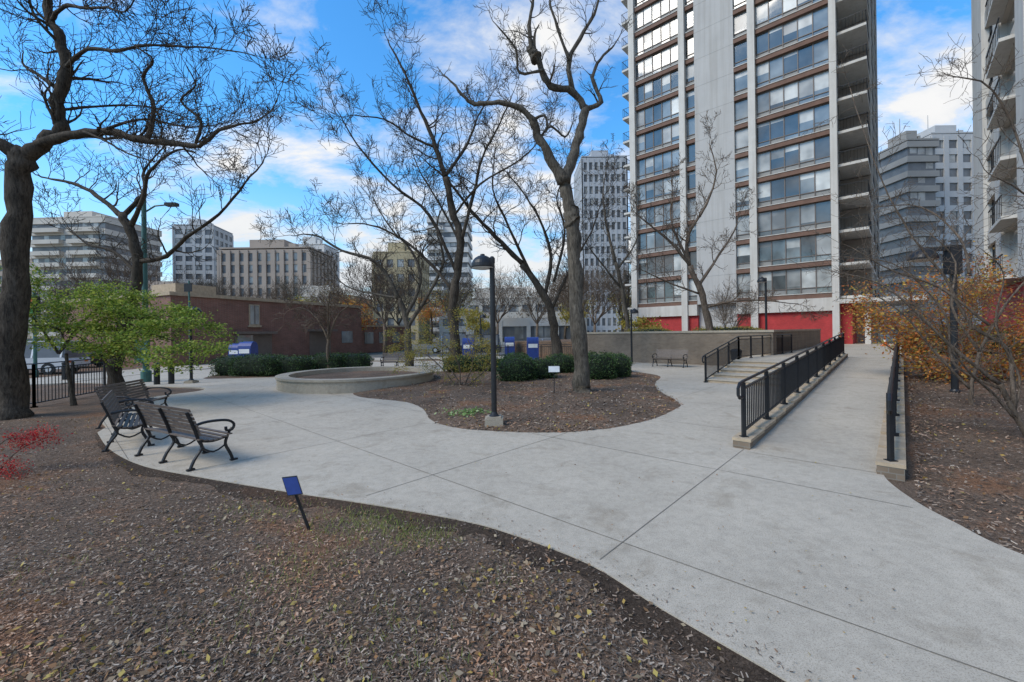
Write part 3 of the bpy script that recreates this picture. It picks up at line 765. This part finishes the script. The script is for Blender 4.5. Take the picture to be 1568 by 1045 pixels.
tree('bare_tree',-12.9,10.9,10.9,15,640,[
 (0,.38,.32,0,0,[(15,646),(16,600),(22,480),(29,350),(33,270),(40,236)]),
 (1,.24,.10,0,.6,[(38,246),(70,215),(88,192),(78,150),(88,95),(76,50),(56,8),(42,-60),(60,-140)]),
 (.9,.16,.03,0,-.8,[(62,222),(130,211),(190,212),(240,228),(300,236),(335,243),(370,225),(430,215)]),
 (.9,.24,.08,0,-.8,[(40,240),(10,222),(-40,190),(-110,120)]),
 (1,.075,.02,-.6,-.9,[(262,232),(274,190),(264,150),(282,128),(262,112)]),
 (1,.05,.015,-.7,-1.2,[(335,243),(348,215),(326,190),(352,172),(345,150)]),
 (1,.07,.012,.3,-1.5,[(86,95),(140,78),(200,92),(260,98),(320,112),(390,128),(450,150)]),
 (1,.07,.012,.4,-2.0,[(60,15),(110,15),(170,40),(230,62),(280,90),(330,80)]),
 (1,.07,.012,.4,-2.5,[(45,-50),(110,-45),(200,-10),(270,20),(330,30),(390,10)]),
 (1,.06,.012,.4,-2.2,[(50,-20),(130,-10),(220,40),(300,60),(370,50)]),
 (1,.08,.015,.2,1.5,[(80,130),(20,90),(-30,60),(-60,20)]),
 (1,.05,.015,-.4,1.4,[(190,212),(215,180),(260,175),(300,150)]),
 (1,.04,.015,-.3,-1.2,[(150,212),(200,235),(250,262),(300,280)]),
 (1,.05,.015,.3,1.6,[(80,160),(130,140),(180,130),(230,140)]),
],11,BARK,dens=2.1,cl=1.35,kids=(5,5,4),rmin=.006,rs=.76)
tree('bare_tree',-14.5,15.6,15.6,180,602,[
 (0,.22,.14,0,0,[(178,606),(176,560),(198,480),(214,420),(206,365),(190,330)]),
 (1,.09,.02,0,-1,[(214,402),(262,396),(300,370),(355,338),(400,295),(430,270)]),
 (1,.10,.02,0,1,[(190,332),(150,302),(100,275),(50,262),(10,250)]),
 (1,.09,.02,0,-1,[(200,352),(232,306),(250,272),(300,245),(335,255)]),
 (1,.09,.02,0,1,[(190,332),(212,290),(200,252),(230,200)]),
 (1,.07,.02,0,.6,[(212,420),(170,385),(120,370),(80,340)]),
],12,BARK,dens=2.0,cl=1.6,kids=(5,5,4),rmin=.008)
tree('bare_tree',2.15,13.2,13.2,891,607,[
 (0,.27,.18,0,0,[(893,613),(891,590),(886,500),(882,400),(880,340),(872,300),(866,276)]),
 (0,.22,.22,0,0,[(881,345),(880,335),(878,322)]),
 (.0,.15,.115,0,-.3,[(868,284),(846,247),(828,215),(822,193)]),
 (.8,.10,.035,-.3,-.6,[(824,200),(800,178),(770,172),(735,175),(718,165),(706,150)]),
 (1,.05,.02,-.3,-.2,[(822,195),(838,188),(842,205),(832,218)]),
 (.0,.155,.125,0,.3,[(867,284),(882,245),(896,200),(905,162)]),
 (1,.09,.03,.3,.6,[(905,165),(930,152),(918,112),(932,80),(955,55)]),
 (.5,.11,.09,.3,-.2,[(905,165),(884,140),(850,135),(836,112),(824,90)]),
 (0,.14,.13,-.2,-.2,[(828,100),(823,93),(819,84)]),
 (1,.075,.025,-.2,-.6,[(822,90),(817,55),(823,20),(826,-40)]),
 (1,.09,.03,.2,.5,[(886,142),(880,90),(905,42),(925,2),(935,-50)]),
 (1,.055,.02,.2,.0,[(880,92),(862,42),(850,0),(855,-50)]),
 (1,.05,.02,-.2,-.9,[(838,118),(802,128),(796,100),(770,75)]),
 (1,.05,.02,0,1,[(830,220),(850,190),(875,200),(890,170)]),
],13,BARK2,z0=.1,dens=1.9,cl=.85,kids=(4,4,4),rmin=.006)
tree('bare_tree',-2.9,22,22,699,570,[
 (0,.26,.17,0,0,[(700,573),(697,520),(694,470),(702,420),(708,370),(696,320),(686,270)]),
 (1,.14,.03,0,0,[(686,270),(672,225),(650,170),(626,112),(600,60)]),
 (1,.10,.02,0,-1.5,[(708,372),(730,300),(745,250),(772,205),(790,170)]),
 (1,.10,.02,0,1,[(685,270),(720,215),(735,170),(760,125)]),
 (1,.08,.02,0,-1,[(672,225),(640,215),(600,192),(560,190)]),
 (1,.10,.02,0,1.5,[(695,445),(650,392),(600,352),(550,332),(510,330)]),
 (1,.10,.02,0,-1.5,[(702,420),(662,332),(612,290),(562,232),(540,190)]),
 (1,.07,.02,0,2,[(706,370),(670,300),(640,250),(620,200)]),
 (1,.07,.02,0,-2,[(698,330),(740,290),(800,262),(830,240)]),
],14,BARK,dens=1.8,cl=2.0,kids=(5,5,5),rmin=.010)
tree('bare_tree',-5.7,23.4,23,622,568,[
 (0,.20,.13,0,0,[(622,572),(620,500),(608,455)]),
 (1,.12,.02,0,-1,[(608,457),(578,402),(525,382),(488,360),(460,362)]),
 (1,.12,.02,0,1,[(618,482),(640,430),(626,380),(590,340),(560,290)]),
 (1,.12,.02,0,-1,[(620,502),(655,450),(680,402),(672,350),(690,300)]),
 (1,.07,.02,0,2,[(608,455),(560,445),(510,430),(480,400)]),
],15,BARK2,dens=1.9,cl=1.8,kids=(5,5,4),rmin=.010)
tree('bare_tree',2.6,24,24,855,562,[
 (0,.27,.18,0,0,[(857,564),(850,510),(840,460),(802,402)]),
 (1,.16,.03,0,-1,[(802,402),(770,370),(735,335),(700,290),(660,252)]),
 (1,.12,.02,0,1,[(836,452),(846,390),(830,330),(800,280),(770,240)]),
 (1,.10,.02,0,-2,[(816,420),(782,350),(760,300),(765,250)]),
 (1,.10,.02,0,1,[(846,472),(880,402),(912,350),(930,300)]),
 (1,.09,.02,0,2,[(850,430),(870,350),(860,290),(880,240)]),
],16,BARK,dens=1.8,cl=2.0,kids=(5,5,5),rmin=.010)
tree('bare_tree',11.9,25.2,25.2,1086,556,[
 (0,.23,.15,0,0,[(1089,560),(1082,500),(1070,450),(1052,405)]),
 (1,.10,.02,0,-1,[(1054,407),(1020,370),(985,345),(960,328)]),
 (1,.12,.02,0,0,[(1052,405),(1050,360),(1080,312),(1095,262),(1085,220)]),
 (1,.10,.02,0,1,[(1064,440),(1100,390),(1130,350),(1142,320)]),
 (1,.09,.02,0,1,[(1052,402),(1030,332),(1042,275)]),
 (1,.07,.02,0,-1,[(1074,470),(1130,460),(1200,468)]),
 (1,.07,.02,0,-1,[(1070,450),(1010,430),(972,415)]),
],17,BARKR,dens=2.2,cl=1.3,kids=(5,5,4),rmin=.009)
tree('bare_tree',8.6,31,31,962,548,[
 (0,.18,.12,0,0,[(962,550),(956,470),(942,400)]),
 (1,.12,.02,0,0,[(942,402),(930,350),(924,300),(930,250)]),
 (1,.09,.02,0,1,[(945,410),(975,370),(985,330)]),
 (1,.09,.02,0,-1,[(950,440),(915,400),(890,370)]),
],18,BARK2,dens=1.9,cl=1.5,kids=(5,4,4),rmin=.011)
tree('crabapple_tree',8.45,6.9,6.9,1575,690,[
 (.0,.045,.035,0,0,[(1578,694),(1550,640),(1524,590)]),
 (1,.032,.007,0,.4,[(1524,590),(1470,540),(1420,482),(1370,432),(1310,412)]),
 (1,.028,.007,0,-.3,[(1545,640),(1500,600),(1450,560),(1400,500)]),
 (1,.035,.006,0,.8,[(1545,630),(1552,540),(1510,500),(1480,420),(1440,350),(1402,250),(1362,92)]),
 (1,.035,.008,0,-.5,[(1560,660),(1600,560),(1568,450),(1540,330),(1460,285)]),
 (1,.035,.008,0,.5,[(1572,690),(1640,500),(1600,250),(1560,120),(1500,90)]),
 (1,.022,.007,0,.5,[(1510,500),(1450,440),(1390,410),(1340,370)]),
 (1,.022,.007,0,1,[(1480,420),(1500,360),(1470,300),(1420,290)]),
 (1,.022,.007,0,1,[(1530,600),(1480,560),(1490,480),(1440,400),(1400,380)]),
 (1,.020,.006,0,.2,[(1545,640),(1560,580),(1530,500),(1550,420),(1520,380)]),
],19,BARKR,dens=4.6,cl=.66,kids=(4,4,3),rmin=.003,trop=.03)
tree('crabapple_tree',10.2,9.4,9.4,1490,640,[
 (.2,.05,.03,0,0,[(1490,645),(1486,600),(1500,540)]),
 (1,.03,.01,0,.4,[(1488,600),(1440,540),(1400,480),(1350,440)]),
 (1,.03,.01,0,-.4,[(1500,540),(1530,470),(1568,420),(1610,400)]),
 (1,.03,.01,0,.5,[(1500,540),(1470,470),(1490,400),(1460,350)]),
],20,BARKR,dens=4,cl=.75,kids=(4,4,3),rmin=.004,trop=.05)
tree('ornamental_tree',-9.7,22.4,22.4,498,573,[
 (0,.09,.07,0,0,[(498,575),(497,540),(498,520)]),
 (1,.06,.015,0,.5,[(498,522),(480,490),(455,472),(430,475)]),
 (1,.06,.015,0,-.5,[(498,522),(515,485),(540,470),(562,485)]),
 (1,.06,.015,0,1,[(498,520),(495,480),(480,450)]),
 (1,.06,.015,0,-1,[(498,520),(505,475),(515,448)]),
],21,BARKR,dens=4,cl=1.0,kids=(5,5,4),rmin=.009,trop=0)
def generic(seed,h=9):
    rg=random.Random(seed); mb=MB(); tips=[]
    tr=[V((0,0,0)),V((rg.uniform(-.1,.1),0,h*.15)),V((rg.uniform(-.2,.2),rg.uniform(-.2,.2),h*.33))]
    mb.tube(tr,[.22,.16,.13],8,0)
    for k in range(6):
        a=k*1.05+rg.uniform(-.3,.3); d=V((math.cos(a)*.75,math.sin(a)*.75,rg.uniform(.7,1.4))).normalized()
        grow(mb,tr[2],d,h*.5,.085,0,3,rg,tips,.011,.12,.3,(7,6,5))
    return mb,tips
gm=[]
for s in (1,2,3):
    mb,tp=generic(s); ob=mb.build('bare_tree',[BARKR if s!=2 else BARK2],smooth=True); gm.append((ob,tp))
spots=[(-35,38,1.1),(-43,60,1.2),(-30,52,1.0),(-62,62,1.2),(-50,48,1.0),(-21,50,.9),(-12,40,1.0),(-7,52,1.1),(3,50,1.1),(9,46,1.0),(14,52,1.1),(20,56,.8),(-2,60,1.2),(-16,60,1.1),(-26,66,1.1),(8,64,1.2),(-38,72,1.2),(50,66,1.0),(58,70,1.1),(44,58,.8),(-75,75,1.3),(-55,80,1.2),(-46,30,1.1),(15.5,30.2,.5),(5.5,35,.8)]
for i,(x,y,s) in enumerate(spots):
    if i<3: ob=gm[i][0]
    else:
        ob=bpy.data.objects.new('bare_tree',gm[i%3][0].data); sc.collection.objects.link(ob)
    ob.location=(x,y,0); ob.scale=(s,s,s*RNG.uniform(.9,1.1)); ob.rotation_euler=(0,0,RNG.uniform(0,6))

# ------------------------------------------------------------ foliage
LG=island_mat('leaves_green',[(.17,.26,.035),(.26,.34,.045),(.38,.44,.07),(.10,.17,.025),(.45,.46,.10),(.20,.29,.04)],.55,.4)
LH=island_mat('leaves_hedge',[(.03,.06,.02),(.05,.09,.025),(.07,.125,.035),(.02,.04,.015),(.09,.15,.045)],.5,.15)
LY=island_mat('leaves_yellow',[(.42,.33,.07),(.30,.28,.06),(.48,.36,.07),(.22,.22,.05),(.36,.25,.06)],.6,.35)
LO=island_mat('leaves_orange',[(.60,.24,.05),(.50,.15,.05),(.58,.34,.07),(.40,.15,.05),(.40,.32,.08)],.6,.35)
LR=island_mat('leaves_red',[(.5,.03,.03),(.4,.02,.03),(.6,.08,.05),(.25,.02,.02)],.55,.35)
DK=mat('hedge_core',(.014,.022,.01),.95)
def foliage_tree(name,x,y,D,bu,bv,limbs,seed,leafm,bark,nleaf,size,spread,dens,cl,vs=.4,**kw):
    tips,mb=tree(name,x,y,D,bu,bv,limbs,seed,bark,dens=dens,cl=cl,build=False,**kw)
    rg=random.Random(seed)
    for i in range(nleaf):
        t=rg.choice(tips); p=t+V((rg.gauss(0,spread),rg.gauss(0,spread),rg.gauss(0,spread*vs)))
        mb.leaf(p,size*rg.uniform(.6,1.3),rg,1,.35,.55)
    mb.build(name,[bark,leafm])
foliage_tree('green_shrub_tree',-12.2,12.7,12.7,165,600,[
 (0,.07,.05,0,0,[(190,606),(180,560),(165,530)]),
 (0,.06,.04,0,.2,[(118,606),(105,560),(95,520)]),
 (1,.04,.01,0,-.8,[(165,530),(200,500),(250,490),(318,508)]),
 (1,.04,.01,0,.8,[(165,530),(190,480),(230,462),(290,482)]),
 (1,.04,.01,0,-.8,[(95,520),(75,470),(60,440),(50,425)]),
 (1,.04,.01,0,.8,[(95,520),(120,470),(150,440),(190,445)]),
 (1,.04,.01,0,-.4,[(165,530),(140,500),(100,480),(50,475)]),
 (1,.03,.01,0,1,[(165,530),(170,480),(130,450),(90,435)]),
 (1,.03,.01,0,-1.2,[(165,530),(210,520),(250,515),(300,525)]),
 (1,.03,.01,0,.2,[(95,520),(130,480),(180,465),(240,475)]),
],31,LG,BARK,25000,.08,.17,2.6,.75,vs=.36,mx=3,rmin=.005,kids=(3,3,3),trop=.0)
foliage_tree('yellow_green_shrub',-1.9,15.2,15.2,685,585,[
 (1,.03,.01,0,.4,[(680,588),(660,560),(630,535),(596,525)]),
 (1,.03,.01,0,-.4,[(685,588),(685,550),(665,520),(645,508)]),
 (1,.03,.01,0,.3,[(690,588),(705,550),(700,520),(690,500)]),
 (1,.03,.01,0,-.3,[(690,588),(720,565),(735,545)]),
 (1,.03,.01,0,.9,[(690,588),(670,560),(650,545),(610,545)]),
],32,LY,BARKR,8500,.055,.13,3.5,.6,mx=3,rmin=.004,kids=(3,3,3),trop=.02,z0=.1)
foliage_tree('autumn_shrub',12.6,12.6,12.2,1440,590,[
 (1,.03,.01,0,.5,[(1440,592),(1430,550),(1400,510),(1378,470)]),
 (1,.03,.01,0,-.5,[(1445,592),(1450,540),(1430,490),(1415,455)]),
 (1,.03,.01,0,.5,[(1450,592),(1480,540),(1500,500),(1530,460)]),
 (1,.03,.01,0,-1,[(1450,592),(1500,570),(1550,530),(1590,470)]),
 (1,.03,.01,0,-.4,[(1450,592),(1470,540),(1480,490),(1475,445)]),
 (1,.03,.01,0,-1.2,[(1450,592),(1520,560),(1560,500),(1580,440)]),
 (1,.03,.01,0,.9,[(1445,592),(1420,560),(1390,530),(1375,510)]),
],33,LO,BARKR,20000,.085,.22,3,.75,vs=.8,mx=3,rmin=.004,kids=(3,3,3),trop=.03,z0=.3)
foliage_tree('red_maple_shrub',-7.75,6.35,6.35,-20,728,[
 (1,.012,.005,0,.2,[(-20,730),(-5,705),(10,690),(28,682)]),
 (1,.012,.005,0,-.2,[(-22,730),(-10,715),(12,712),(25,722)]),
 (1,.012,.005,0,.1,[(-25,730),(-30,700),(-15,680),(5,672)]),
],34,LR,BARKR,2600,.028,.06,6,.16,vs=.9,mx=3,rmin=.0015,kids=(2,2,2),trop=.0)
def hedge(boxes,seed,name='boxwood_hedge',lm=LH,size=.06,dens=420,e=.6,top=.7):
    rg=random.Random(seed); mb=MB()
    for (cx,cy,z0,rx,ry,h) in boxes:
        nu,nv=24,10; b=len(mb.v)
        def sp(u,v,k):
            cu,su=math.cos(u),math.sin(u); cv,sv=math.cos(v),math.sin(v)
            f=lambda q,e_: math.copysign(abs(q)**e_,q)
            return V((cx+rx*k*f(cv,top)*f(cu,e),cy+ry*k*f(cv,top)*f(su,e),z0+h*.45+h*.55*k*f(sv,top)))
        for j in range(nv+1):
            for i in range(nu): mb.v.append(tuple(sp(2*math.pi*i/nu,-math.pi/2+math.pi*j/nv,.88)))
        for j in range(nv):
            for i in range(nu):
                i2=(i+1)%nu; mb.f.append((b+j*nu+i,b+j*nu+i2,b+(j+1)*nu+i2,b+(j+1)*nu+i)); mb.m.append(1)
        n=int(dens*(2*(rx+ry)*2*h+4*rx*ry))
        for i in range(n):
            u=rg.uniform(0,2*math.pi); v=math.asin(rg.uniform(-.8,1))
            lump=1+.07*math.sin(u*5+seed)+.06*math.sin(v*7+u*3)
            mb.leaf(sp(u,v,rg.gauss(.96,.05)*lump),size*rg.uniform(.6,1.3),rg,0,0,.6)
    mb.build(name,[lm,DK])
hedge([(-12.6,21.2,.05,1.25,.9,1.05),(-14.0,21.6,.05,1.0,.9,1.0),(-11.2,21.6,.05,.95,.8,.95)],1); hedge([(-9.9,23.0,.05,1.0,.8,1.0),(-8.7,23.4,.05,.9,.8,.95)],2)
for i,(cx,cy,rx,h) in enumerate([(.15,16.6,.80,.98),(1.2,17.3,.62,.85),(3.35,16.9,.78,1.08),(4.35,17.6,.6,.92),(2.2,19.6,.75,.9),(-2.6,20.8,.8,.82),(-1.3,21.0,.75,.8),(.2,21.3,.8,.9),(4.9,20.4,.75,.85)]):
    hedge([(cx,cy,.1,rx,rx*.9,h)],3+i,'boxwood_shrub',e=.95,top=.82)
hedge([(21,19.5,.6,2.2,1.2,1.2),(24,23,.7,2,1.2,1.3)],19,'evergreen_shrub')
hedge([S(20,6,1.8).to_tuple()[:2]+(1.2,2.2,1,1.0),S(20,11,1.5).to_tuple()[:2]+(1.2,1.6,1,1.0)],20,'evergreen_shrub',LY,.07,250)
mb=MB(); rg2=random.Random(5); HO=island_mat('leaves_hosta',[(.22,.32,.10),(.15,.25,.07),(.35,.42,.20)],.5,.3)
for i in range(170): mb.leaf((rg2.gauss(-1.05,.26),rg2.gauss(10.0,.2),rg2.uniform(.12,.2)),rg2.uniform(.06,.12),rg2,0,.6,.6)
mb.build('hosta_plant',[HO])
def mass(name,blobs,seed,lm,size,n):
    rg=random.Random(seed); mb=MB()
    for (cx,cy,z,rx,rz) in blobs:
        subs=[(rg.uniform(-.7,.7)*rx,rg.uniform(-.7,.7)*rx,rg.uniform(-.6,.6)*rz,rg.uniform(.25,.5)) for _ in range(9)]
        for i in range(n):
            s=rg.choice(subs); mb.leaf((cx+s[0]+rg.gauss(0,s[3]*rx*.5),cy+s[1]+rg.gauss(0,s[3]*rx*.5),z+s[2]+rg.gauss(0,s[3]*rz*.5)),size*rg.uniform(.5,1.4),rg,0,0,.6)
        mb.tube([V((cx,cy,0)),V((cx+.2,cy,z*.6)),V((cx,cy,z))],[.25,.18,.08],6,1)
    mb.build(name,[lm,BARK])
mass('distant_autumn_trees',[(-24,66,6.0,3.2,2.6),(-17.5,48,4.4,2.8,2.2),(-13,68,6,3,2.4)],1,LO,.24,2200)
mass('distant_yellow_trees',[(-31,74,8,4.5,3.6),(-36,60,5,3,2),(-9,62,6.5,3.5,2.6),(9,60,5,3,2),(16,62,6,3,2.5),(-70,66,6,4,3),(-52,62,5,4,2.6),(-22,46,4,2.5,1.8),(12,40,2.3,2,1.2),(-41,66,5,3.5,2.4),(-27,56,5,3,2),(-4,47,3.5,2.2,1.4)],2,LY,.24,1500)
TWG=island_mat('twig_brown',[(.16,.13,.10),(.22,.18,.14),(.13,.115,.095),(.24,.20,.15)],.9,.1)
mass('distant_treeline',[(x,105+12*math.sin(x),5,7,4) for x in range(-150,140,11)],3,TWG,.5,500)

# ------------------------------------------------------------ world & light
w=bpy.data.worlds.new('World'); sc.world=w; w.use_nodes=True; nt=w.node_tree; bg=nt.nodes['Background']
sky=nt.nodes.new('ShaderNodeTexSky'); sky.sky_type='NISHITA'; sky.sun_disc=False; sky.sun_elevation=R(45); sky.sun_rotation=R(245); sky.air_density=1.1; sky.dust_density=.3; sky.ozone_density=2.5
hs=nt.nodes.new('ShaderNodeHueSaturation'); hs.inputs['Saturation'].default_value=1.18; hs.inputs['Value'].default_value=1.85; nt.links.new(sky.outputs[0],hs.inputs['Color'])
tint=mixc(nt,hs.outputs[0],(.54,.98,1.13),1.0,'MULTIPLY')
tc=nt.nodes.new('ShaderNodeTexCoord'); sx=nt.nodes.new('ShaderNodeSeparateXYZ'); nt.links.new(tc.outputs['Generated'],sx.inputs[0])
def math_(op,a,b):
    n=nt.nodes.new('ShaderNodeMath'); n.operation=op
    for k,v in ((0,a),(1,b)):
        if isinstance(v,(int,float)): n.inputs[k].default_value=v
        else: nt.links.new(v,n.inputs[k])
    return n.outputs[0]
zz=math_('ADD',math_('MAXIMUM',sx.outputs[2],0.0),.34)
cx=math_('DIVIDE',sx.outputs[0],zz); cy=math_('DIVIDE',sx.outputs[1],zz)
cb=nt.nodes.new('ShaderNodeCombineXYZ'); nt.links.new(cx,cb.inputs[0]); nt.links.new(cy,cb.inputs[1])
mp=nt.nodes.new('ShaderNodeMapping'); mp.inputs['Rotation'].default_value=(0,0,-.5); mp.inputs['Scale'].default_value=(1.0,1.5,1); mp.inputs['Location'].default_value=(1.7,4.3,0); nt.links.new(cb.outputs[0],mp.inputs[0])
n1=noise(nt,3.0,9,.6,mp.outputs[0],.25); n2=noise(nt,1.0,3,.5,mp.outputs[0])
sm=math_('ADD',n1.outputs[0],math_('MULTIPLY',math_('SUBTRACT',n2.outputs[0],.5),.55))
hz=math_('MULTIPLY',math_('SUBTRACT',.42,sx.outputs[2]),.34)
rt_=math_('MULTIPLY',sx.outputs[0],.08)
sm=math_('ADD',math_('ADD',sm,hz),rt_)
cm=ramp(nt,[(.43,(0,0,0)),(.53,(.45,.45,.45)),(.64,(1,1,1))],sm)
shade=ramp(nt,[(.40,(5.4,5.7,6.2)),(.62,(7.0,7.0,7.0))],n1.outputs[0])
mixn=mixc(nt,tint,shade.outputs[0],cm.outputs[0])
hm=ramp(nt,[(.0,(.85,.85,.85)),(.10,(.5,.5,.5)),(.34,(0,0,0))],sx.outputs[2])
mix2=mixc(nt,mixn,(5.4,5.9,6.3),hm.outputs[0])
nt.links.new(mix2,bg.inputs[0]); bg.inputs[1].default_value=.135
sd=bpy.data.lights.new('sun','SUN'); sd.energy=2.9; sd.angle=R(30); sd.color=(1,.90,.76)
so=bpy.data.objects.new('sun',sd); sc.collection.objects.link(so)
az=R(245); el=R(45); dv=V((math.sin(az)*math.cos(el),math.cos(az)*math.cos(el),math.sin(el)))
so.rotation_euler=dv.to_track_quat('Z','Y').to_euler()

cam=bpy.data.cameras.new('camera'); co=bpy.data.objects.new('camera',cam); sc.collection.objects.link(co)
cam.sensor_width=36; cam.lens=650/1568*36; cam.shift_y=-.008; cam.clip_end=6000; cam.clip_start=.05
co.location=(0,0,2); co.rotation_euler=(R(90),R(.8),0); sc.camera=co
